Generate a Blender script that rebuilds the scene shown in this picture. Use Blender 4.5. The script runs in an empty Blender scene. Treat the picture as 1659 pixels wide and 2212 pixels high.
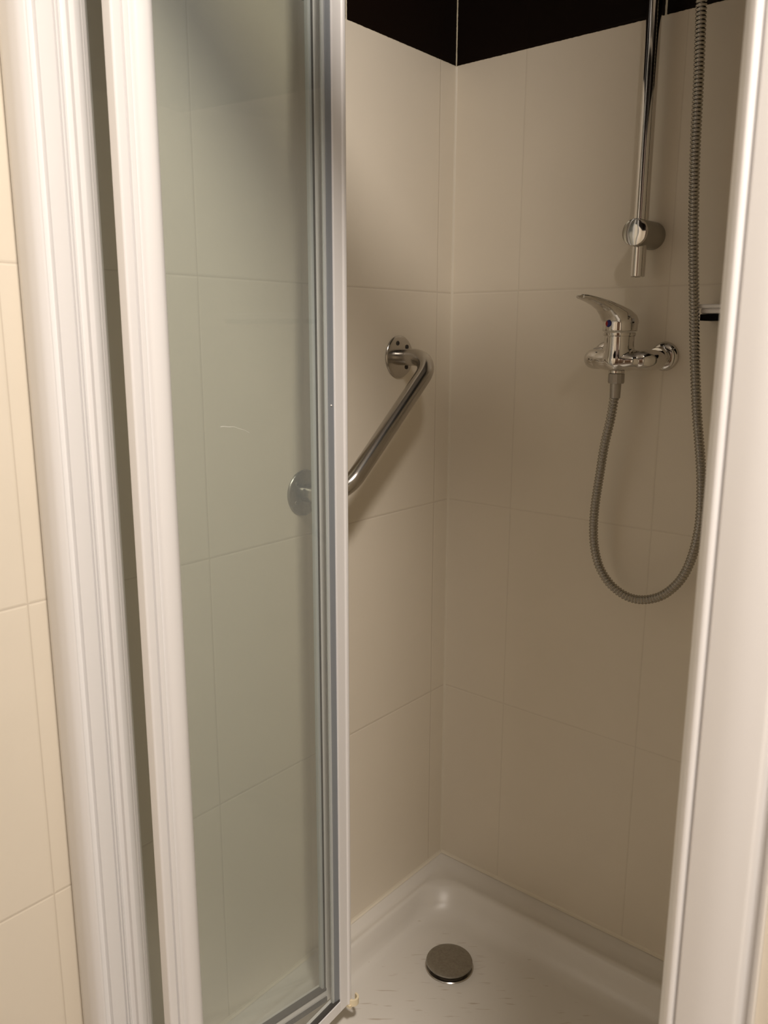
import bpy, bmesh, math
from mathutils import Vector, Matrix

# ------------------------------------------------------------------ camera, light, exposure
scn = bpy.context.scene
C = scn.collection
scn.view_settings.view_transform = 'Standard'
scn.view_settings.look = 'None'
scn.view_settings.gamma = 1.0
scn.view_settings.use_curve_mapping = False
scn.view_settings.exposure = 0.0

CAM_F = Vector((-0.6266, 0.7507, -0.2094)).normalized()
CAM_R = Vector((0.7673, 0.6413, 0.0031)).normalized()
CAM_U = CAM_R.cross(CAM_F)
ZO = 0.95
cd = bpy.data.cameras.new('camera')
cam = bpy.data.objects.new('camera', cd)
C.objects.link(cam)
cam.matrix_world = Matrix(((CAM_R.x, CAM_U.x, -CAM_F.x, 0.9469),
                           (CAM_R.y, CAM_U.y, -CAM_F.y, -1.3349),
                           (CAM_R.z, CAM_U.z, -CAM_F.z, 0.3216 + ZO),
                           (0, 0, 0, 1)))
cd.sensor_fit = 'HORIZONTAL'
cd.sensor_width = 36
cd.lens = 36 * 1783.4 / 1659
cd.clip_start = 0.02
cd.dof.use_dof = True
cd.dof.focus_distance = 1.35
cd.dof.aperture_fstop = 15.0
scn.camera = cam

world = bpy.data.worlds.new('world')
scn.world = world
world.use_nodes = True
world.node_tree.nodes['Background'].inputs[0].default_value = (1, 0.93, 0.85, 1)
world.node_tree.nodes['Background'].inputs[1].default_value = 0.0

LAMP_POS = (1.17, -1.20, 2.38)
ld = bpy.data.lights.new('ceiling_lamp_light', 'AREA')
ld.shape = 'DISK'
ld.size = 0.26
ld.energy = 36
ld.color = (1.0, 0.90, 0.815)
lo = bpy.data.objects.new('ceiling_lamp_light', ld)
lo.location = LAMP_POS
C.objects.link(lo)

# ------------------------------------------------------------------ materials
def newmat(name):
    m = bpy.data.materials.new(name)
    m.use_nodes = True
    nt = m.node_tree
    return m, nt, nt.nodes['Principled BSDF']

def mat(name, col, rough=0.5, metal=0.0, spec=0.5, noise=0.0, nscale=40.0, bump=0.0, coat=0.0):
    m, nt, b = newmat(name)
    b.inputs['Base Color'].default_value = (*col, 1)
    b.inputs['Roughness'].default_value = rough
    b.inputs['Metallic'].default_value = metal
    b.inputs['Specular IOR Level'].default_value = spec
    b.inputs['Coat Weight'].default_value = coat
    tc = nt.nodes.new('ShaderNodeNewGeometry')
    n = nt.nodes.new('ShaderNodeTexNoise')
    n.inputs['Scale'].default_value = nscale
    n.inputs['Detail'].default_value = 4
    nt.links.new(tc.outputs['Position'], n.inputs['Vector'])
    if noise:
        mx = nt.nodes.new('ShaderNodeMix'); mx.data_type = 'RGBA'
        mx.inputs[6].default_value = (*[c * (1 - noise) for c in col], 1)
        mx.inputs[7].default_value = (*[min(1, c * (1 + noise)) for c in col], 1)
        nt.links.new(n.outputs['Fac'], mx.inputs[0])
        nt.links.new(mx.outputs[2], b.inputs['Base Color'])
    if bump:
        bp = nt.nodes.new('ShaderNodeBump')
        bp.inputs['Strength'].default_value = bump
        bp.inputs['Distance'].default_value = 0.001
        nt.links.new(n.outputs['Fac'], bp.inputs['Height'])
        nt.links.new(bp.outputs['Normal'], b.inputs['Normal'])
    return m

CREAM = (0.80, 0.735, 0.62)
def tile_mat(name, axis, phase, dphase, width=0.2765, dwidth=0.40, joint=0.45):
    """cream wall tiles below z=ZO+0.797, near-black tiles with pale grout above"""
    m, nt, b = newmat(name)
    N, L = nt.nodes, nt.links
    def math_(op, a, c=None, d=None):
        n = N.new('ShaderNodeMath'); n.operation = op
        for i, v in enumerate((a, c, d)):
            if v is None: continue
            if isinstance(v, (int, float)): n.inputs[i].default_value = v
            else: L.new(v, n.inputs[i])
        return n.outputs[0]
    g = N.new('ShaderNodeNewGeometry')
    s = N.new('ShaderNodeSeparateXYZ'); L.new(g.outputs['Position'], s.inputs[0])
    u = s.outputs[axis]; z = s.outputs['Z']
    nz = N.new('ShaderNodeTexNoise'); nz.inputs['Scale'].default_value = 260; nz.inputs['Detail'].default_value = 2
    L.new(g.outputs['Position'], nz.inputs['Vector'])
    wob = math_('MULTIPLY', math_('SUBTRACT', nz.outputs['Fac'], 0.5), 0.0016)
    zb = math_('ADD', z, wob)
    dark = math_('GREATER_THAN', zb, ZO + 0.7975)
    du = math_('PINGPONG', math_('SUBTRACT', u, phase), width / 2)
    dz = math_('PINGPONG', math_('SUBTRACT', z, ZO), 0.2)
    d = math_('MINIMUM', du, dz)
    duD = math_('PINGPONG', math_('SUBTRACT', math_('ADD', u, wob), dphase), dwidth / 2)
    dzb = math_('ABSOLUTE', math_('SUBTRACT', zb, ZO + 0.7975))
    j_c = math_('SMOOTH_MIN', 1.0, math_('SUBTRACT', 1.0, math_('DIVIDE', d, 0.0016)), 0.0)
    j_c = math_('MAXIMUM', j_c, 0.0)
    jD = math_('MAXIMUM', math_('LESS_THAN', duD, 0.0016), math_('LESS_THAN', dzb, 0.0009))
    # cream body with a very faint mottling
    n2 = N.new('ShaderNodeTexNoise'); n2.inputs['Scale'].default_value = 9; n2.inputs['Detail'].default_value = 5
    L.new(g.outputs['Position'], n2.inputs['Vector'])
    mc = N.new('ShaderNodeMix'); mc.data_type = 'RGBA'
    mc.inputs[6].default_value = (*[c * 0.97 for c in CREAM], 1); mc.inputs[7].default_value = (*[c * 1.03 for c in CREAM], 1)
    L.new(n2.outputs['Fac'], mc.inputs[0])
    mj = N.new('ShaderNodeMix'); mj.data_type = 'RGBA'
    mj.inputs[7].default_value = (0.47, 0.40, 0.31, 1)
    L.new(mc.outputs[2], mj.inputs[6]); L.new(math_('MULTIPLY', j_c, joint), mj.inputs[0])
    mk = N.new('ShaderNodeMix'); mk.data_type = 'RGBA'
    mk.inputs[6].default_value = (0.008, 0.0045, 0.003, 1); mk.inputs[7].default_value = (0.72, 0.66, 0.52, 1)
    L.new(jD, mk.inputs[0])
    fin = N.new('ShaderNodeMix'); fin.data_type = 'RGBA'
    L.new(dark, fin.inputs[0]); L.new(mj.outputs[2], fin.inputs[6]); L.new(mk.outputs[2], fin.inputs[7])
    L.new(fin.outputs[2], b.inputs['Base Color'])
    b.inputs['Roughness'].default_value = 0.38
    sp = math_('SUBTRACT', 0.42, math_('MULTIPLY', dark, 0.30))
    L.new(sp, b.inputs['Specular IOR Level'])
    hgt = math_('MINIMUM', math_('DIVIDE', d, 0.003), 1.0)
    bp = N.new('ShaderNodeBump'); bp.inputs['Strength'].default_value = 0.45; bp.inputs['Distance'].default_value = 0.0010
    L.new(hgt, bp.inputs['Height'])
    # orange-peel glaze
    n3 = N.new('ShaderNodeTexNoise'); n3.inputs['Scale'].default_value = 55; n3.inputs['Detail'].default_value = 3
    L.new(g.outputs['Position'], n3.inputs['Vector'])
    bp2 = N.new('ShaderNodeBump'); bp2.inputs['Strength'].default_value = 0.06; bp2.inputs['Distance'].default_value = 0.002
    L.new(n3.outputs['Fac'], bp2.inputs['Height']); L.new(bp.outputs['Normal'], bp2.inputs['Normal'])
    L.new(bp2.outputs['Normal'], b.inputs['Normal'])
    return m

M = {}
M['tile_left'] = tile_mat('tile_left', 'Y', -0.047, -0.2952, dwidth=0.2952)
M['tile_back'] = tile_mat('tile_back', 'X', 0.146, 0.0, dwidth=0.387, joint=0.24)
M['tile_part'] = tile_mat('tile_part', 'Y', -0.047, -0.2952, dwidth=0.2952)
M['tile_room'] = tile_mat('tile_room', 'X', 0.146, 0.0, dwidth=0.387)
M['white_metal'] = mat('white_metal', (0.84, 0.83, 0.825), rough=0.30, spec=0.5)
M['white_paint'] = mat('white_paint', (0.80, 0.77, 0.72), rough=0.8, noise=0.02)
M['floor_tile'] = mat('floor_tile', (0.14, 0.11, 0.085), rough=0.5, noise=0.15)
M['seal_grey'] = mat('seal_grey', (0.23, 0.25, 0.27), rough=0.4)
M['seal_pale'] = mat('seal_pale', (0.50, 0.53, 0.53), rough=0.4)
M['dark_gap'] = mat('dark_gap', (0.05, 0.045, 0.04), rough=0.7)
M['chrome'] = mat('chrome', (0.66, 0.64, 0.61), rough=0.07, metal=1.0)
M['steel'] = mat('steel', (0.50, 0.475, 0.44), rough=0.20, metal=1.0, noise=0.08, nscale=60)
M['satin'] = mat('satin', (0.36, 0.345, 0.31), rough=0.38, metal=1.0)
M['steel_worn'] = mat('steel_worn', (0.36, 0.345, 0.315), rough=0.33, metal=1.0, noise=0.25, nscale=220, bump=0.3)
M['hose_metal'] = mat('hose_metal', (0.42, 0.40, 0.36), rough=0.27, metal=1.0, noise=0.08, nscale=300)
M['nut_metal'] = mat('nut_metal', (0.42, 0.40, 0.37), rough=0.42, metal=1.0)
M['blue'] = mat('blue', (0.005, 0.01, 0.16), rough=0.3)
M['red'] = mat('red', (0.30, 0.01, 0.01), rough=0.3)
M['ivory_plastic'] = mat('ivory_plastic', (0.85, 0.74, 0.52), rough=0.4)
M['black_plastic'] = mat('black_plastic', (0.004, 0.004, 0.004), rough=0.7, spec=0.1)
M['added_door_wood'] = mat('added_door_wood', (0.10, 0.055, 0.03), rough=0.45, noise=0.3, nscale=12)
M['cloth_dark'] = mat('cloth_dark', (0.03, 0.03, 0.035), rough=0.9)
M['scratch'] = mat('scratch', (0.9, 0.9, 0.85), rough=0.6)

# lamp diffuser gives off light
m, nt, b = newmat('lamp_diffuser')
b.inputs['Base Color'].default_value = (0.9, 0.88, 0.85, 1)
b.inputs['Emission Color'].default_value = (1.0, 0.90, 0.815, 1)
b.inputs['Emission Strength'].default_value = 34.0
M['lamp_diffuser'] = m

# tray enamel with faint scuff dashes
m, nt, b = newmat('tray_enamel')
N, L = nt.nodes, nt.links
g = N.new('ShaderNodeNewGeometry')
mp = N.new('ShaderNodeMapping'); mp.inputs['Rotation'].default_value = (0, 0, -math.atan2(0.6413, 0.7673))
L.new(g.outputs['Position'], mp.inputs['Vector'])
mp2 = N.new('ShaderNodeMapping'); mp2.inputs['Scale'].default_value = (24, 170, 1)
L.new(mp.outputs[0], mp2.inputs['Vector'])
n1 = N.new('ShaderNodeTexNoise'); n1.inputs['Scale'].default_value = 1.0; n1.inputs['Detail'].default_value = 1.5
L.new(mp2.outputs[0], n1.inputs['Vector'])
cr = N.new('ShaderNodeValToRGB'); cr.color_ramp.elements[0].position = 0.64; cr.color_ramp.elements[1].position = 0.76
L.new(n1.outputs['Fac'], cr.inputs[0])
mul = N.new('ShaderNodeMath'); mul.operation = 'MULTIPLY'; mul.inputs[1].default_value = 0.6
sz = N.new('ShaderNodeSeparateXYZ'); L.new(g.outputs['Position'], sz.inputs[0])
lt = N.new('ShaderNodeMath'); lt.operation = 'LESS_THAN'; lt.inputs[1].default_value = 0.1108; L.new(sz.outputs['Z'], lt.inputs[0])
gt = N.new('ShaderNodeMath'); gt.operation = 'GREATER_THAN'; gt.inputs[1].default_value = 0.1095; L.new(sz.outputs['Z'], gt.inputs[0])
m1 = N.new('ShaderNodeMath'); m1.operation = 'MULTIPLY'; L.new(lt.outputs[0], m1.inputs[0]); L.new(gt.outputs[0], m1.inputs[1])
m2 = N.new('ShaderNodeMath'); m2.operation = 'MULTIPLY'; L.new(m1.outputs[0], m2.inputs[0]); L.new(cr.outputs[0], m2.inputs[1])
L.new(m2.outputs[0], mul.inputs[0])
mx = N.new('ShaderNodeMix'); mx.data_type = 'RGBA'
mx.inputs[6].default_value = (0.73, 0.70, 0.645, 1); mx.inputs[7].default_value = (0.40, 0.31, 0.22, 1)
L.new(mul.outputs[0], mx.inputs[0]); L.new(mx.outputs[2], b.inputs['Base Color'])
b.inputs['Roughness'].default_value = 0.32
M['tray'] = m

# silicone with mould specks
m, nt, b = newmat('silicone')
N, L = nt.nodes, nt.links
g = N.new('ShaderNodeNewGeometry')
n1 = N.new('ShaderNodeTexNoise'); n1.inputs['Scale'].default_value = 26; n1.inputs['Detail'].default_value = 6; n1.inputs['Roughness'].default_value = 0.7
L.new(g.outputs['Position'], n1.inputs['Vector'])
cr = N.new('ShaderNodeValToRGB'); cr.color_ramp.elements[0].position = 0.66; cr.color_ramp.elements[1].position = 0.72
cr.color_ramp.elements[0].color = (0.76, 0.70, 0.58, 1); cr.color_ramp.elements[1].color = (0.22, 0.16, 0.10, 1)
L.new(n1.outputs['Fac'], cr.inputs[0]); L.new(cr.outputs[0], b.inputs['Base Color'])
b.inputs['Roughness'].default_value = 0.45
M['silicone'] = m

# thin safety glass: see-through, greenish tint, mirror reflection by Fresnel, pale film for limescale haze plus reflected brightness painted into its colour
m = bpy.data.materials.new('safety_glass'); m.use_nodes = True
nt = m.node_tree; nt.nodes.clear(); N, L = nt.nodes, nt.links
out = N.new('ShaderNodeOutputMaterial')
tr = N.new('ShaderNodeBsdfTransparent'); tr.inputs[0].default_value = (0.968, 0.978, 0.965, 1)
gl = N.new('ShaderNodeBsdfGlossy'); gl.inputs['Roughness'].default_value = 0.03; gl.inputs['Color'].default_value = (1, 1, 1, 1)
lw_ = N.new('ShaderNodeLayerWeight'); lw_.inputs['Blend'].default_value = 0.5
p5 = N.new('ShaderNodeMath'); p5.operation = 'POWER'; p5.inputs[1].default_value = 5.0; L.new(lw_.outputs['Facing'], p5.inputs[0])
fr = N.new('ShaderNodeMath'); fr.operation = 'MULTIPLY_ADD'; fr.inputs[1].default_value = 0.96; fr.inputs[2].default_value = 0.042; L.new(p5.outputs[0], fr.inputs[0])
df = N.new('ShaderNodeBsdfDiffuse'); df.inputs['Color'].default_value = (0.76, 0.83, 0.86, 1)
mx1 = N.new('ShaderNodeMixShader'); L.new(fr.outputs[0], mx1.inputs[0]); L.new(tr.outputs[0], mx1.inputs[1]); L.new(gl.outputs[0], mx1.inputs[2])
mx2 = N.new('ShaderNodeMixShader'); mx2.inputs[0].default_value = 0.055
L.new(mx1.outputs[0], mx2.inputs[1]); L.new(df.outputs[0], mx2.inputs[2])
L.new(mx2.outputs[0], out.inputs['Surface'])
M['glass'] = m

# ------------------------------------------------------------------ helpers
def obj(name, bm, m, parent=None, smooth=False, angle=None, mats=None):
    me = bpy.data.meshes.new(name)
    bmesh.ops.recalc_face_normals(bm, faces=bm.faces)
    bm.to_mesh(me); bm.free()
    for x in (mats or [m]): me.materials.append(M[x])
    if smooth:
        for p in me.polygons: p.use_smooth = True
        if angle is not None: me.set_sharp_from_angle(angle=math.radians(angle))
    o = bpy.data.objects.new(name, me); C.objects.link(o)
    if parent: o.parent = parent
    return o

def thing(name, label, cat, loc=(0, 0, 0), group=None):
    o = bpy.data.objects.new(name, None); C.objects.link(o)
    o.empty_display_size = 0.05
    o['label'] = label; o['category'] = cat
    if group: o['group'] = group
    THINGS.append((o, loc))
    return o
THINGS = []

def tag(o, label, cat):
    o['label'] = label; o['category'] = cat

def struct(name, bm, m, **k):
    o = obj(name, bm, m, **k); o['kind'] = 'structure'
    return o

def add_box(bm, lo, hi, mi=0, bev=0.0):
    t = bmesh.new()
    bmesh.ops.create_cube(t, size=1)
    for v in t.verts:
        v.co = Vector([lo[i] + (v.co[i] + 0.5) * (hi[i] - lo[i]) for i in range(3)])
    if bev: bmesh.ops.bevel(t, geom=t.edges[:], offset=bev, segments=3, affect='EDGES', profile=0.6)
    merge(bm, t, mi)

def merge(bm, t, mi=0, mw=None):
    if mw: bmesh.ops.transform(t, matrix=mw, verts=t.verts[:])
    mp = {}
    for v in t.verts: mp[v] = bm.verts.new(v.co)
    for f in t.faces:
        try: nf = bm.faces.new([mp[v] for v in f.verts]); nf.material_index = mi; nf.smooth = f.smooth
        except ValueError: pass
    t.free()

def box(lo, hi, bev=0.0):
    bm = bmesh.new(); add_box(bm, lo, hi, 0, bev); return bm

def add_prism(bm, pts, z0, z1, mi=0):
    """vertical extrusion of a plan polygon"""
    a = [bm.verts.new((x, y, z0)) for x, y in pts]
    b = [bm.verts.new((x, y, z1)) for x, y in pts]
    n = len(pts)
    for i in range(n):
        f = bm.faces.new((a[i], a[(i + 1) % n], b[(i + 1) % n], b[i])); f.material_index = mi
    f = bm.faces.new(a[::-1]); f.material_index = mi
    f = bm.faces.new(b); f.material_index = mi

def round_poly(pts, r, seg=5):
    """round corners of a 2D polygon; r is one radius or a list (0 keeps it sharp)"""
    out = []; n = len(pts)
    rs = r if isinstance(r, (list, tuple)) else [r] * n
    for i in range(n):
        p = Vector(pts[i]); a = (Vector(pts[i - 1]) - p); c = (Vector(pts[(i + 1) % n]) - p)
        rr = min(rs[i], a.length * 0.49, c.length * 0.49)
        if rr <= 0: out.append(tuple(p)); continue
        A = p + a.normalized() * rr; B = p + c.normalized() * rr
        for k in range(seg + 1):
            t = k / seg
            out.append(tuple((1 - t) ** 2 * A + 2 * t * (1 - t) * p + t * t * B))
    return out

def add_lathe(bm, prof, origin, axis, seg=48, mi=0):
    """revolve (r, h) profile around axis through origin"""
    ax = Vector(axis).normalized(); o = Vector(origin)
    t = Vector((0, 0, 1)) if abs(ax.z) < 0.9 else Vector((1, 0, 0))
    e1 = ax.cross(t).normalized(); e2 = ax.cross(e1)
    rings = []
    for r, h in prof:
        if r < 1e-6: rings.append([bm.verts.new(o + ax * h)])
        else: rings.append([bm.verts.new(o + ax * h + (e1 * math.cos(2 * math.pi * k / seg) + e2 * math.sin(2 * math.pi * k / seg)) * r) for k in range(seg)])
    for a, b in zip(rings, rings[1:]):
        for k in range(seg):
            k2 = (k + 1) % seg
            if len(a) == 1 and len(b) == 1: continue
            if len(a) == 1: f = bm.faces.new((a[0], b[k], b[k2]))
            elif len(b) == 1: f = bm.faces.new((a[k], b[0], a[k2]))
            else: f = bm.faces.new((a[k], b[k], b[k2], a[k2]))
            f.material_index = mi

def add_tube(bm, pts, rad, seg=20, mi=0, cap=True):
    """sweep a circle along pts; rad is a number or list"""
    pts = [Vector(p) for p in pts]; n = len(pts)
    rs = rad if isinstance(rad, (list, tuple)) else [rad] * n
    T = [(pts[min(i + 1, n - 1)] - pts[max(i - 1, 0)]).normalized() for i in range(n)]
    nrm = T[0].orthogonal().normalized(); rings = []
    for i in range(n):
        nrm = (nrm - T[i] * nrm.dot(T[i])).normalized(); bn = T[i].cross(nrm)
        rings.append([bm.verts.new(pts[i] + (nrm * math.cos(2 * math.pi * k / seg) + bn * math.sin(2 * math.pi * k / seg)) * rs[i]) for k in range(seg)])
    for a, b in zip(rings, rings[1:]):
        for k in range(seg):
            f = bm.faces.new((a[k], a[(k + 1) % seg], b[(k + 1) % seg], b[k])); f.material_index = mi
    if cap:
        for ring in (rings[0][::-1], rings[-1]):
            f = bm.faces.new(ring); f.material_index = mi

def catmull(P, step):
    P = [Vector(p) for p in P]; P = [P[0] * 2 - P[1]] + P + [P[-1] * 2 - P[-2]]
    fine = []
    for i in range(1, len(P) - 2):
        for k in range(40):
            t = k / 40; a, b, c, d = P[i - 1:i + 3]
            fine.append(0.5 * ((2 * b) + (c - a) * t + (2 * a - 5 * b + 4 * c - d) * t * t + (3 * b - a - 3 * c + d) * t ** 3))
    fine.append(P[-2])
    out = [fine[0]]; acc = 0
    for a, b in zip(fine, fine[1:]):
        L_ = (b - a).length
        while acc + L_ >= step:
            t = (step - acc) / L_; a = a.lerp(b, t); out.append(a); L_ = (b - a).length; acc = 0
        acc += L_
    return out

def fillet_path(P, r, seg=12):
    P = [Vector(p) for p in P]; out = [P[0]]
    for i in range(1, len(P) - 1):
        a = (P[i - 1] - P[i]).normalized(); c = (P[i + 1] - P[i]).normalized()
        th = a.angle(c); L_ = r / math.tan(th / 2)
        A = P[i] + a * L_; B = P[i] + c * L_
        cen = P[i] + (a + c).normalized() * (r / math.sin(th / 2))
        va, vb = A - cen, B - cen; w = va.angle(vb)
        for k in range(seg + 1):
            t = k / seg
            out.append(cen + (va * math.sin((1 - t) * w) + vb * math.sin(t * w)) / math.sin(w))
    out.append(P[-1])
    return out

def remesh(o, vox, smooth_it=6):
    r = o.modifiers.new('remesh', 'REMESH'); r.mode = 'VOXEL'; r.voxel_size = vox; r.use_smooth_shade = True
    s = o.modifiers.new('smooth', 'SMOOTH'); s.factor = 0.5; s.iterations = smooth_it

def px(x, y, Y):
    """point of the measured ray through photo position (x, y) on the vertical plane at depth Y"""
    d = CAM_F + CAM_R * ((x - 829.5) / 1783.4) - CAM_U * ((y - 1106) / 1783.4)
    c = Vector((0.9469, -1.3349, 0.3216 + ZO)); t = (Y - c.y) / d.y
    return c + d * t

# ------------------------------------------------------------------ the setting
W = 0.845          # inner face of the partition
D = -0.855         # front of the shower
TOP = 2.50
struct('wall_left', box((-0.10, -2.60, 0), (0, 0.10, TOP)), 'tile_left')
struct('wall_back', box((0, 0, 0), (2.20, 0.10, TOP)), 'tile_back')
struct('wall_partition', box((W, D + 0.004, 0), (W + 0.10, 0, TOP)), 'tile_part')
struct('wall_right', box((2.20, -2.60, 0), (2.30, 0.10, TOP)), 'tile_part')
struct('wall_front', box((-0.10, -2.70, 0), (2.30, -2.60, TOP)), 'tile_room')
struct('floor', box((0, -2.60, -0.05), (2.20, 0, 0)), 'floor_tile')
struct('ceiling', box((-0.10, -2.70, TOP), (2.30, 0.10, TOP + 0.05)), 'white_paint')
dr = bpy.data.objects.new('added_door', None); C.objects.link(dr); dr['kind'] = 'structure'  # unseen dark door, added to give the chrome reflections contrast
bm = bmesh.new(); add_box(bm, (0.60, -2.60, 0), (1.40, -2.565, 2.05), 0, 0.003); obj('added_door_leaf', bm, 'added_door_wood', dr)
bm = bmesh.new()
add_box(bm, (0.53, -2.60, 0), (0.60, -2.55, 2.12)); add_box(bm, (1.40, -2.60, 0), (1.47, -2.55, 2.12)); add_box(bm, (0.60, -2.60, 2.05), (1.40, -2.55, 2.12))
obj('added_door_frame', bm, 'added_door_wood', dr)
# silicone joints
bm = bmesh.new()
add_prism(bm, [(0, 0), (0, -0.0035), (0.0012, -0.0012), (0.0035, 0)], 0.15, ZO + 0.797)
struct('trim_1', bm, 'silicone', smooth=True, angle=50)
def bead(axis, L_):
    b = bmesh.new(); R0 = 0.155
    sec = [(0, 0.0050), (0.0015, 0.002), (0.005, 0), (0, -0.004)]
    vs = [[b.verts.new((o_, -t if axis == 'Y' else 0, R0 + h) if axis == 'Y' else (t, -o_, R0 + h)) for o_, h in sec] for t in (0.0, L_)]
    for i in range(4): b.faces.new((vs[0][i], vs[0][(i + 1) % 4], vs[1][(i + 1) % 4], vs[1][i]))
    b.faces.new(vs[0]); b.faces.new(vs[1][::-1])
    return b
struct('trim_2', bead('Y', 0.80), 'silicone')
struct('trim_3', bead('X', W), 'silicone')

# ------------------------------------------------------------------ ceiling lamp
t = thing('ceiling_lamp', 'round white flush lamp on the bathroom ceiling behind the viewer', 'lamp', (LAMP_POS[0], LAMP_POS[1], TOP))
bm = bmesh.new(); add_lathe(bm, [(0, 0), (0.165, 0), (0.165, -0.03), (0.150, -0.035), (0, -0.035)], (LAMP_POS[0], LAMP_POS[1], TOP), (0, 0, 1)); obj('lamp_base', bm, 'white_metal', t, True, 40)
bm = bmesh.new(); add_lathe(bm, [(0.150, -0.035), (0.145, -0.06), (0.12, -0.085), (0.07, -0.10), (0, -0.105)], (LAMP_POS[0], LAMP_POS[1], TOP), (0, 0, 1)); obj('lamp_diffuser', bm, 'lamp_diffuser', t, True)

# ------------------------------------------------------------------ shower tray
def rrect(x0, x1, y0, y1, r, z, seg=10):
    pts = []
    for cx, cy, a0 in ((x1 - r, y1 - r, 0), (x0 + r, y1 - r, 90), (x0 + r, y0 + r, 180), (x1 - r, y0 + r, 270)):
        for k in range(seg + 1):
            a = math.radians(a0 + 90 * k / seg); pts.append((cx + r * math.cos(a), cy + r * math.sin(a), z))
    return pts
bm = bmesh.new()
DC = (0.1835, -0.2244)       # drain centre
TF = 0.110                   # tray floor height
#        left   back   front  right  radius z
rings = [(0.0005, 0.0005, 0.0005, 0.0005, 0.0004, 0.0),
         (0.0005, 0.0005, 0.0005, 0.0005, 0.0004, 0.1540),
         (0.010, 0.012, 0.010, 0.010, 0.004, 0.1545),
         (0.018, 0.024, 0.020, 0.018, 0.010, 0.1490),
         (0.027, 0.040, 0.045, 0.027, 0.030, 0.1485),
         (0.033, 0.052, 0.056, 0.033, 0.044, 0.1505),
         (0.038, 0.060, 0.062, 0.038, 0.056, 0.1540),
         (0.042, 0.067, 0.067, 0.042, 0.068, 0.1540),
         (0.046, 0.073, 0.071, 0.046, 0.074, 0.1500),
         (0.053, 0.089, 0.080, 0.053, 0.078, 0.1270),
         (0.058, 0.104, 0.087, 0.058, 0.078, 0.1130),
         (0.064, 0.120, 0.094, 0.064, 0.074, 0.1080),
         (0.076, 0.136, 0.108, 0.076, 0.058, 0.1090),
         (0.11, 0.17, 0.15, 0.12, 0.050, 0.1105)]
vr = []
for l, bk, fr_, rt, r, z in rings:
    vr.append([bm.verts.new(p) for p in rrect(l, W - rt, D + fr_, -bk, r, z)])
for a, b_ in zip(vr, vr[1:]):
    n = len(a)
    for k in range(n): bm.faces.new((a[k], a[(k + 1) % n], b_[(k + 1) % n], b_[k]))
bm.faces.new(vr[-1])
tray = obj('shower_tray', bm, 'tray', None, True, 55)
tag(tray, 'white enamel shower tray with rounded rim filling the tiled recess', 'shower tray')

# drain
t = thing('shower_drain', 'round chrome drain cover standing in the floor of the white shower tray', 'drain', (*DC, TF))
bm = bmesh.new(); add_lathe(bm, [(0, 0.0006), (0.0455, 0.0006), (0.0455, 0.0016), (0.0440, 0.0028), (0.037, 0.0030), (0.034, 0.001), (0, 0.001)], (*DC, TF), (0, 0, 1), 64); obj('drain_flange', bm, 'steel', t, True, 35)
bm = bmesh.new(); add_lathe(bm, [(0, 0.001), (0.034, 0.001), (0.036, 0.003), (0.036, 0.0075), (0.0420, 0.0090), (0.0436, 0.0110), (0.0428, 0.0132), (0.039, 0.0146), (0.02, 0.0158), (0, 0.0162)], (*DC, TF), (0, 0, 1), 64); obj('drain_cover', bm, 'steel_worn', t, True, 40)

# ------------------------------------------------------------------ enclosure frame
H0, H1 = 0.1545, 1.98
fr_t = thing('shower_door_frame', 'white aluminium frame lining the shower opening, jambs against the tiled walls', 'door frame', (0, D, H0))
pl = [(0.0005, -0.852), (0.018, -0.8585), (0.040, -0.8605), (0.053, -0.8575), (0.0585, -0.8515), (0.0585, -0.8488),
      (0.0500, -0.8478), (0.0500, -0.8388), (0.0560, -0.8375), (0.0560, -0.8190), (0.0515, -0.8185), (0.0515, -0.8168), (0.0556, -0.8160),
      (0.0556, -0.8142), (0.0515, -0.8137), (0.0515, -0.8122), (0.0550, -0.8115), (0.0550, -0.8100), (0.0460, -0.8095), (0.0460, -0.7950), (0.0005, -0.7950)]
rl = [0, .004, .006, .004, .002, .001] + [0.0006] * 15
bm = bmesh.new(); add_prism(bm, round_poly(pl, rl, 4), H0, H1); obj('jamb', bm, 'white_metal', fr_t, True, 28)
pr = [(0.7865, -0.8490), (0.7870, -0.8520), (0.7915, -0.8585), (0.7950, -0.8612), (0.7972, -0.8605), (0.7980, -0.8570), (0.7992, -0.8570), (0.8000, -0.8600),
      (0.8180, -0.8635), (0.8355, -0.8600), (0.8375, -0.8535), (0.8415, -0.8535), (0.8430, -0.8580), (0.8449, -0.8585), (0.8449, -0.7950), (0.7990, -0.7950), (0.7990, -0.8200), (0.7865, -0.8200)]
bm = bmesh.new(); add_prism(bm, round_poly(pr, [.001, .001, .001, .002, .001, .0004, .0004, .001, .009, .002, .001, .001, .001, 0, 0, 0, 0, .001], 6), H0, H1); obj('jamb', bm, 'white_metal', fr_t, True, 32)
bm = bmesh.new(); add_box(bm, (0.0465, D, H1 - 0.05), (0.7985, D + 0.06, H1), 0, 0.004); obj('header_rail', bm, 'white_metal', fr_t)
bm = bmesh.new(); add_prism(bm, [(0.0465, D + 0.002), (0.7985, D + 0.002), (0.7985, D + 0.045), (0.0465, D + 0.045)], H0, H0 + 0.010); obj('threshold', bm, 'white_metal', fr_t)

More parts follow.
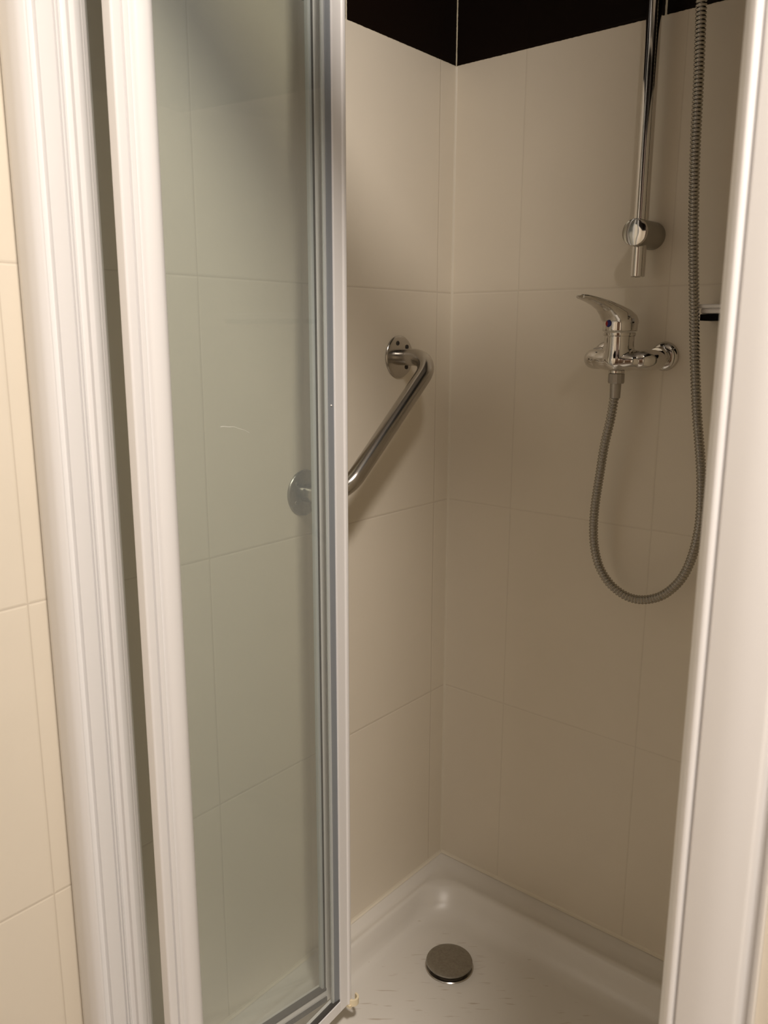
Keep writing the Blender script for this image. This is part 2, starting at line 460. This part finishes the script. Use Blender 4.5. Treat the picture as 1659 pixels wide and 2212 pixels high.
# ------------------------------------------------------------------ folding door
fd = thing('folding_shower_door', 'two-leaf folding glass shower door with white frame, folded open into the recess', 'shower door', (0.16, -0.81, 0.16))
ZB, ZT = 0.160, 1.925
RB = 0.182                                    # top of the bottom rails
def leaf(P, slope, th):
    """local (a, b) plan coords: a = world Y, b = distance outwards (+X) from the visible face"""
    d = Vector((slope, 1)).normalized(); n = Vector((d.y, -d.x))
    def f(a, b):
        base = Vector((P[0] + slope * (a - P[1]), a))
        return tuple(base + n * b)
    return f
L1 = leaf((0.1022, -0.4746), 0.138, 0.02)
L2 = leaf((0.1370, -0.4740), -0.080, 0.02)
def prism_on(f, pts, z0, z1, mname, name, r=0.0, parent=fd, ang=28, seg=4):
    b_ = bmesh.new(); add_prism(b_, round_poly([f(*p) for p in pts], r, seg), z0, z1)
    return obj(name, b_, mname, parent, True, ang)
# leaf one (beside the wall): hinge stile
prism_on(L1, [(-0.8090, -0.018), (-0.8090, -0.004), (-0.8065, -0.0035), (-0.8030, -0.002), (-0.8015, 0.0025), (-0.7960, 0.0030), (-0.7890, 0.0005), (-0.7870, -0.0010), (-0.7850, -0.0005),
              (-0.7832, -0.0045), (-0.7810, -0.0025), (-0.7790, -0.0060), (-0.7765, -0.0080), (-0.7765, -0.018)], ZB, ZT, 'white_metal', 'stile', 0.0008)
# leaf one: stile at the fold, ribbed
prism_on(L1, [(-0.4725, -0.018), (-0.4725, 0.000), (-0.4645, 0.000), (-0.4640, -0.0025), (-0.4632, -0.0025), (-0.4627, 0.000), (-0.4535, 0.000), (-0.4530, -0.003), (-0.4522, -0.003), (-0.4515, 0.000), (-0.4430, 0.000), (-0.4430, -0.018)],
         ZB, ZT, 'white_metal', 'stile', 0.0003)
prism_on(L1, [(-0.4795, -0.011), (-0.4795, -0.002), (-0.4727, -0.002), (-0.4727, -0.011)], RB, ZT - 0.03, 'seal_pale', 'seal_strip', 0.001)
prism_on(L1, [(-0.4755, -0.0035), (-0.4755, -0.001), (-0.4727, -0.001), (-0.4727, -0.0035)], RB, ZT - 0.03, 'dark_gap', 'seal_strip')
prism_on(L1, [(-0.7764, -0.018), (-0.7764, 0.0), (-0.4726, 0.0), (-0.4726, -0.018)], ZB, RB, 'white_metal', 'rail', 0.0008)
prism_on(L1, [(-0.7764, -0.010), (-0.7764, 0.001), (-0.4726, 0.001), (-0.4726, -0.010)], RB + 0.0001, RB + 0.0045, 'dark_gap', 'seal_strip', 0.0006)
prism_on(L1, [(-0.7764, 0.0002), (-0.7764, 0.0030), (-0.4726, 0.0030), (-0.4726, 0.0002)], ZB + 0.002, ZB + 0.010, 'dark_gap', 'seal_strip', 0.0006)
prism_on(L1, [(-0.7764, -0.018), (-0.7764, 0.0), (-0.4726, 0.0), (-0.4726, -0.018)], ZT - 0.03, ZT, 'white_metal', 'rail', 0.0008)
prism_on(L1, [(-0.7790, -0.0095), (-0.7790, -0.0055), (-0.4700, -0.0055), (-0.4700, -0.0095)], RB - 0.005, ZT - 0.025, 'glass', 'glass_pane')
# leaf two (nearer the viewer): leading stile with rounded grip
prism_on(L2, [(-0.8185, -0.016), (-0.8185, -0.003), (-0.8165, -0.0015), (-0.8075, -0.0005), (-0.8062, -0.006), (-0.8052, 0.0005), (-0.7995, 0.0015), (-0.7982, -0.0015),
              (-0.7940, 0.0045), (-0.7860, 0.0075), (-0.7780, 0.0075), (-0.7720, 0.0045), (-0.7665, -0.0010), (-0.7655, -0.006), (-0.7655, -0.018)],
         ZB, ZT, 'white_metal', 'stile', [.002, .002, .001, .001, .0006, .001, .001, .001, .003, .004, .004, .004, .003, .001, .001], ang=40, seg=5)
# leaf two: stile at the fold
prism_on(L2, [(-0.4732, -0.018), (-0.4732, 0.000), (-0.4550, 0.000), (-0.4535, 0.0022), (-0.4490, 0.0028), (-0.4455, 0.0005), (-0.4448, -0.004), (-0.4448, -0.018)],
         ZB, ZT, 'white_metal', 'stile', [0, .0006, .001, .001, .002, .002, .001, 0], ang=40)
prism_on(L2, [(-0.4830, -0.010), (-0.4830, -0.0045), (-0.4733, -0.0025), (-0.4733, -0.010)], RB, ZT - 0.03, 'seal_grey', 'seal_strip', 0.0006)
prism_on(L2, [(-0.4870, -0.009), (-0.4870, -0.0055), (-0.4832, -0.0050), (-0.4832, -0.009)], RB, ZT - 0.03, 'seal_pale', 'seal_strip', 0.0006)
prism_on(L2, [(-0.7654, -0.018), (-0.7654, 0.0), (-0.4733, 0.0), (-0.4733, -0.018)], ZB, RB - 0.003, 'white_metal', 'rail', 0.0008)
prism_on(L2, [(-0.7654, -0.010), (-0.7654, -0.002), (-0.4733, -0.002), (-0.4733, -0.010)], RB - 0.0029, RB + 0.0012, 'dark_gap', 'seal_strip', 0.0006)
prism_on(L2, [(-0.7654, -0.018), (-0.7654, 0.0), (-0.4733, 0.0), (-0.4733, -0.018)], ZT - 0.03, ZT, 'white_metal', 'rail', 0.0008)
gp = prism_on(L2, [(-0.7680, -0.0095), (-0.7680, -0.0055), (-0.4720, -0.0055), (-0.4720, -0.0095)], RB - 0.006, ZT - 0.025, 'glass', 'glass_pane')
# scratch in the near pane
bm = bmesh.new()
sp = []
for k in range(13):
    t_ = k / 12; a = -0.690 + 0.049 * t_
    x, y = L2(a, -0.0054); sp.append((x, y, ZO + 0.2117 - 0.0115 * t_ + 0.003 * math.sin(t_ * math.pi) + 0.0004 * math.sin(t_ * 17)))
add_tube(bm, sp, [0.00022 * (1 - 0.7 * k / 12) + 0.00006 for k in range(13)], 6)
s_ = obj('scratch', bm, 'scratch', gp); s_['label'] = 'fine pale scratch'
# speck of paint on the seal
bm = bmesh.new(); x, y = L2(-0.4785, -0.0032); bmesh.ops.create_uvsphere(bm, u_segments=10, v_segments=6, radius=0.0013, matrix=Matrix.Translation((x, y, ZO + 0.2238)))
s_ = obj('paint_speck', bm, 'scratch', gp, True); s_['label'] = 'white paint speck'
# ivory hinge clip at the foot of the fold
bm = bmesh.new()
cx, cy = L2(-0.4440, 0.002)
arc = [(cx - 0.002 + 0.0115 * math.cos(math.radians(a)), cy + 0.002 + 0.0105 * math.sin(math.radians(a))) for a in range(-85, 100, 15)]
arc2 = [(cx - 0.002 + 0.0080 * math.cos(math.radians(a)), cy + 0.002 + 0.0070 * math.sin(math.radians(a))) for a in range(95, -90, -15)]
add_prism(bm, arc + arc2, ZB - 0.004, ZB + 0.0075)
add_prism(bm, [(cx - 0.014, cy - 0.012), (cx + 0.004, cy - 0.011), (cx + 0.004, cy + 0.004), (cx - 0.014, cy + 0.004)], ZB - 0.006, ZB - 0.001)
c_ = obj('hinge_clip', bm, 'ivory_plastic', fd, True, 35); c_['label'] = 'ivory plastic hinge clip'

# ------------------------------------------------------------------ grab bar
t = thing('grab_bar', 'slanting polished steel grab bar screwed to the left shower wall', 'grab bar', (0, -0.28, 1.12))
UY, UZ, LY, LZ = -0.161, 1.2336, -0.404, 1.0205
for fy, fz in ((UY, UZ), (LY, LZ)):
    b_ = bmesh.new(); add_lathe(b_, [(0, 0), (0.0375, 0), (0.0375, 0.0022), (0.0365, 0.0036), (0.0350, 0.0042), (0.0135, 0.0044), (0, 0.0044)], (0, fy, fz), (1, 0, 0), 56)
    fl = obj('wall_flange', b_, 'steel' if fy == UY else 'steel_worn', t, True, 35)
    for ang in ((108, 43, -46) if fy == UY else (140, 215, -60)):
        a = math.radians(ang)
        b_ = bmesh.new(); o_ = (0.0040, fy + 0.0255 * math.cos(a), fz + 0.0255 * math.sin(a))
        add_lathe(b_, [(0, 0), (0.0040, 0), (0.0040, 0.0012), (0.0030, 0.0018), (0.0016, 0.0018), (0.0014, 0.0006), (0, 0.0006)], o_, (1, 0, 0), 20)
        obj('screw', b_, 'dark_gap' if fy == UY else 'steel_worn', fl, True, 35)
path = fillet_path([(0.003, UY, UZ), (0.0825, UY - 0.001, UZ), (0.0825, LY, LZ), (0.003, LY, LZ)], 0.050, 18)
bm = bmesh.new(); add_tube(bm, path, 0.0146, 36); obj('bar_tube', bm, 'steel', t, True, 50)

# ------------------------------------------------------------------ shower riser rail
t = thing('shower_riser_rail', 'vertical chrome shower rail on round wall bracket above the mixer tap', 'shower rail', (0.389, 0, 1.36))
RX, RY = 0.3885, -0.046
bm = bmesh.new()
add_lathe(bm, [(0.0092, 0.001), (0.0100, 0.0), (0.0112, 0.0008), (0.0112, 0.75), (0, 0.75)], (RX, RY, 1.3625), (0, 0, 1), 40)
add_lathe(bm, [(0.0100, 0.0005), (0.0095, 0.006), (0, 0.006)], (RX, RY, 1.3625), (0, 0, 1), 40)
obj('rail_tube', bm, 'chrome', t, True, 40)
for bz in (1.4275, 2.08):
    bm = bmesh.new(); add_lathe(bm, [(0, 0), (0.0212, 0), (0.0215, 0.002), (0.0205, 0.0665), (0, 0.0665)], (RX + 0.001, 0, bz), (0, -1, 0), 56)
    wb = obj('wall_bracket', bm, 'satin', t, True, 35)
    bm = bmesh.new(); add_lathe(bm, [(0, 0.0666), (0.0205, 0.0666), (0.0205, 0.0690), (0.0195, 0.0708), (0.0165, 0.0716), (0.008, 0.0722), (0, 0.0723)], (RX + 0.001, 0, bz), (0, -1, 0), 56)
    obj('bracket_cap', bm, 'chrome', wb, True, 40)

# ------------------------------------------------------------------ mixer tap
t = thing('shower_mixer_tap', 'chrome single-lever shower mixer tap on the back wall beside the hose', 'tap', (0.374, 0, 1.23))
MX, MY = 0.374, -0.066
AZ = ZO + 0.2845
bm = bmesh.new()
arm = fillet_path([(0.424, -0.030, AZ), (0.424, MY + 0.003, AZ), (0.324, MY + 0.003, AZ), (0.324, -0.030, AZ)], 0.018, 10)
add_tube(bm, arm, 0.0162, 28)
mid = bmesh.new(); bmesh.ops.create_uvsphere(mid, u_segments=40, v_segments=24, radius=1.0, matrix=Matrix.Translation((MX, MY + 0.001, AZ - 0.001)) @ Matrix.Diagonal((0.047, 0.0245, 0.0178, 1)))
merge(bm, mid)
add_lathe(bm, [(0, ZO + 0.2665), (0.012, ZO + 0.2665), (0.019, ZO + 0.269), (0.0255, ZO + 0.277), (0.0265, ZO + 0.285), (0.0245, ZO + 0.296), (0.0232, ZO + 0.310), (0.0235, ZO + 0.3235), (0, ZO + 0.3235)], (MX, MY, 0), (0, 0, 1), 48)
o = obj('tap_body', bm, 'chrome', t, True); remesh(o, 0.0012, 32)
bm = bmesh.new(); add_lathe(bm, [(0, ZO + 0.3215), (0.0245, ZO + 0.3215), (0.0250, ZO + 0.3228), (0.0250, ZO + 0.3262), (0.0243, ZO + 0.3270), (0, ZO + 0.3270)], (MX, MY, 0), (0, 0, 1), 56)
obj('collar_ring', bm, 'chrome', t, True, 35)
# lever handle: short barrel blending into a swept blade
bm = bmesh.new()
ld_ = Vector((-0.292, -0.956, 0)); lw = Vector((0.956, -0.292, 0))
add_lathe(bm, [(0, ZO + 0.3285), (0.0262, ZO + 0.3285), (0.0270, ZO + 0.3295), (0.0270, ZO + 0.343), (0.0262, ZO + 0.350), (0.020, ZO + 0.353), (0, ZO + 0.353)], (MX, MY, 0), (0, 0, 1), 48)
secs = [(-0.0262, 0.338, 0.346, 0.012), (-0.022, 0.335, 0.3515, 0.0185), (-0.012, 0.334, 0.3590, 0.0240), (0.0, 0.334, 0.3650, 0.0258), (0.012, 0.334, 0.3690, 0.0250), (0.022, 0.340, 0.3722, 0.0225),
        (0.030, 0.3495, 0.3742, 0.0200), (0.040, 0.3590, 0.3765, 0.0180), (0.055, 0.3665, 0.3790, 0.0160), (0.070, 0.3715, 0.3815, 0.0145), (0.084, 0.3750, 0.3835, 0.0125), (0.0925, 0.3770, 0.3835, 0.0085)]
rg = []
for s, zb, zt, hw in secs:
    c0 = Vector((MX, MY, ZO + (zb + zt) / 2)) + ld_ * s; hh = (zt - zb) / 2; ring = []
    for k in range(28):
        a = 2 * math.pi * k / 28; ca, sa = math.cos(a), math.sin(a)
        e = 0.75
        ring.append(bm.verts.new(c0 + lw * (hw * math.copysign(abs(ca) ** e, ca)) + Vector((0, 0, hh * math.copysign(abs(sa) ** e, sa)))))
    rg.append(ring)
for a, b_ in zip(rg, rg[1:]):
    for k in range(28): bm.faces.new((a[k], a[(k + 1) % 28], b_[(k + 1) % 28], b_[k]))
bm.faces.new(rg[0]); bm.faces.new(rg[-1][::-1])
hd = obj('lever_handle', bm, 'chrome', t, True); remesh(hd, 0.0010, 6)
# red and blue temperature dot on the barrel
bm = bmesh.new()
dc = Vector((MX, MY, ZO + 0.3405)) + ld_ * 0.0268
add_lathe(bm, [(0, 0.0022), (0.0050, 0.0022), (0.0056, 0.0012), (0.0058, -0.003)], dc - ld_ * 0.001, ld_, 28)
for f in bm.faces:
    f.material_index = 1 if (f.calc_center_median() - dc).dot(lw) < -0.0016 else 0
d_ = obj('temperature_dot', bm, 'blue', hd, True, 35, mats=['blue', 'red']); d_['label'] = 'dark blue and red temperature dot'
# wall unions and escutcheons
for ux in (0.424, 0.324):
    bm = bmesh.new(); add_lathe(bm, [(0.0090, 0.006), (0.0115, 0.012), (0.0115, 0.022), (0.0145, 0.0225), (0.0155, 0.024), (0.0155, 0.034), (0.0145, 0.036), (0, 0.036)], (ux, 0, AZ + 0.004), (0, -1, 0), 40); obj('wall_union', bm, 'chrome', t, True, 35)
    bm = bmesh.new(); add_lathe(bm, [(0.0232, 0), (0.0235, 0.001), (0.0228, 0.0038), (0.0195, 0.0075), (0.0150, 0.0098), (0.0110, 0.0105), (0.009, 0.0105), (0.009, 0.0)], (ux, 0, AZ + 0.005), (0, -1, 0), 48); obj('wall_rosette', bm, 'chrome', t, True, 50)
bm = bmesh.new(); add_lathe(bm, [(0, ZO + 0.2635), (0.0125, ZO + 0.2635), (0.0125, ZO + 0.268), (0, ZO + 0.268)], (MX - 0.001, MY, 0), (0, 0, 1), 40); obj('hose_outlet', bm, 'chrome', t, True, 35)

# ------------------------------------------------------------------ shower hose
t = thing('shower_hose', 'ribbed metal shower hose looping down from the chrome mixer tap', 'hose', (0.42, -0.055, 0.83))
nx, ny = MX - 0.001, MY
hp = [Vector((nx, ny, ZO + 0.240))]
for x, y, Y in [(1331, 829, -.066), (1325, 885, -.065), (1320, 900, -.064), (1306, 961, -.061), (1296, 1023, -.058), (1286.5, 1084, -.055), (1282.5, 1130, -.052), (1283.5, 1176, -.050), (1294, 1222, -.048), (1316, 1259, -.046),
                (1346, 1284, -.045), (1377, 1295, -.044), (1411, 1293, -.044), (1441, 1280, -.045), (1472, 1250, -.046), (1493.5, 1207, -.047), (1506, 1161, -.048), (1513, 1115, -.049), (1515, 1053, -.050), (1513, 992, -.051),
                (1507, 915, -.052), (1504, 860, -.053), (1501, 768, -.055), (1499.5, 665, -.057), (1498, 520, -.060), (1501, 347, -.064), (1509, 173, -.068), (1515.5, 0, -.072)]:
    hp.append(px(x, y, Y))
hp = [hp[0]] + hp[3:]
top = hp[-1] + (hp[-1] - hp[-2]) * 2.2; hp.append(top)
pitch = 0.0054; sub = 6
pts = catmull(hp, pitch / sub)
pf = [0.0059, 0.0072, 0.0077, 0.0077, 0.0072, 0.0059]
rad = [pf[i % sub] for i in range(len(pts))]
bm = bmesh.new(); add_tube(bm, pts, rad, 20); obj('ribbed_sleeve', bm, 'hose_metal', t, True, 60)
bm = bmesh.new(); add_lathe(bm, [(0, ZO + 0.2630), (0.0118, ZO + 0.2630), (0.0127, ZO + 0.2620), (0.0129, ZO + 0.2490), (0.0118, ZO + 0.2470), (0, ZO + 0.2470)], (nx, ny, 0), (0, 0, 1), 12); obj('hose_nut', bm, 'nut_metal', t, True, 20)
bm = bmesh.new(); add_lathe(bm, [(0, ZO + 0.2470), (0.0086, ZO + 0.2470), (0.0088, ZO + 0.2440), (0.0082, ZO + 0.2240), (0.0074, ZO + 0.2230), (0, ZO + 0.2230)], (nx - 0.0005, ny, 0), (0, 0, 1), 32); obj('hose_ferrule', bm, 'nut_metal', t, True, 35)

# ------------------------------------------------------------------ soap shelf on the back wall, right
t = thing('soap_shelf', 'white soap shelf with black underside strip, behind the shower hose', 'shelf', (0.60, 0, 1.30))
bm = bmesh.new()
pA = px(1509, 665, -0.05).x + 0.004
add_box(bm, (pA - 0.006, -0.052, 1.3125), (0.700, -0.0005, 1.3185), 0, 0.0025)
add_box(bm, (pA - 0.002, -0.046, 1.3045), (0.698, -0.0005, 1.3130), 0, 0.003)
obj('shelf_body', bm, 'white_metal', t, True, 40)
obj('underside_strip', box((pA - 0.002, -0.047, 1.2945), (0.698, -0.0005, 1.3040), 0.001), 'black_plastic', t)

# ------------------------------------------------------------------ put every thing's origin at its base
for o, loc in THINGS:
    o.location = loc
    inv = Matrix.Translation(Vector(loc)).inverted()
    for ch in o.children:
        ch.matrix_parent_inverse = inv
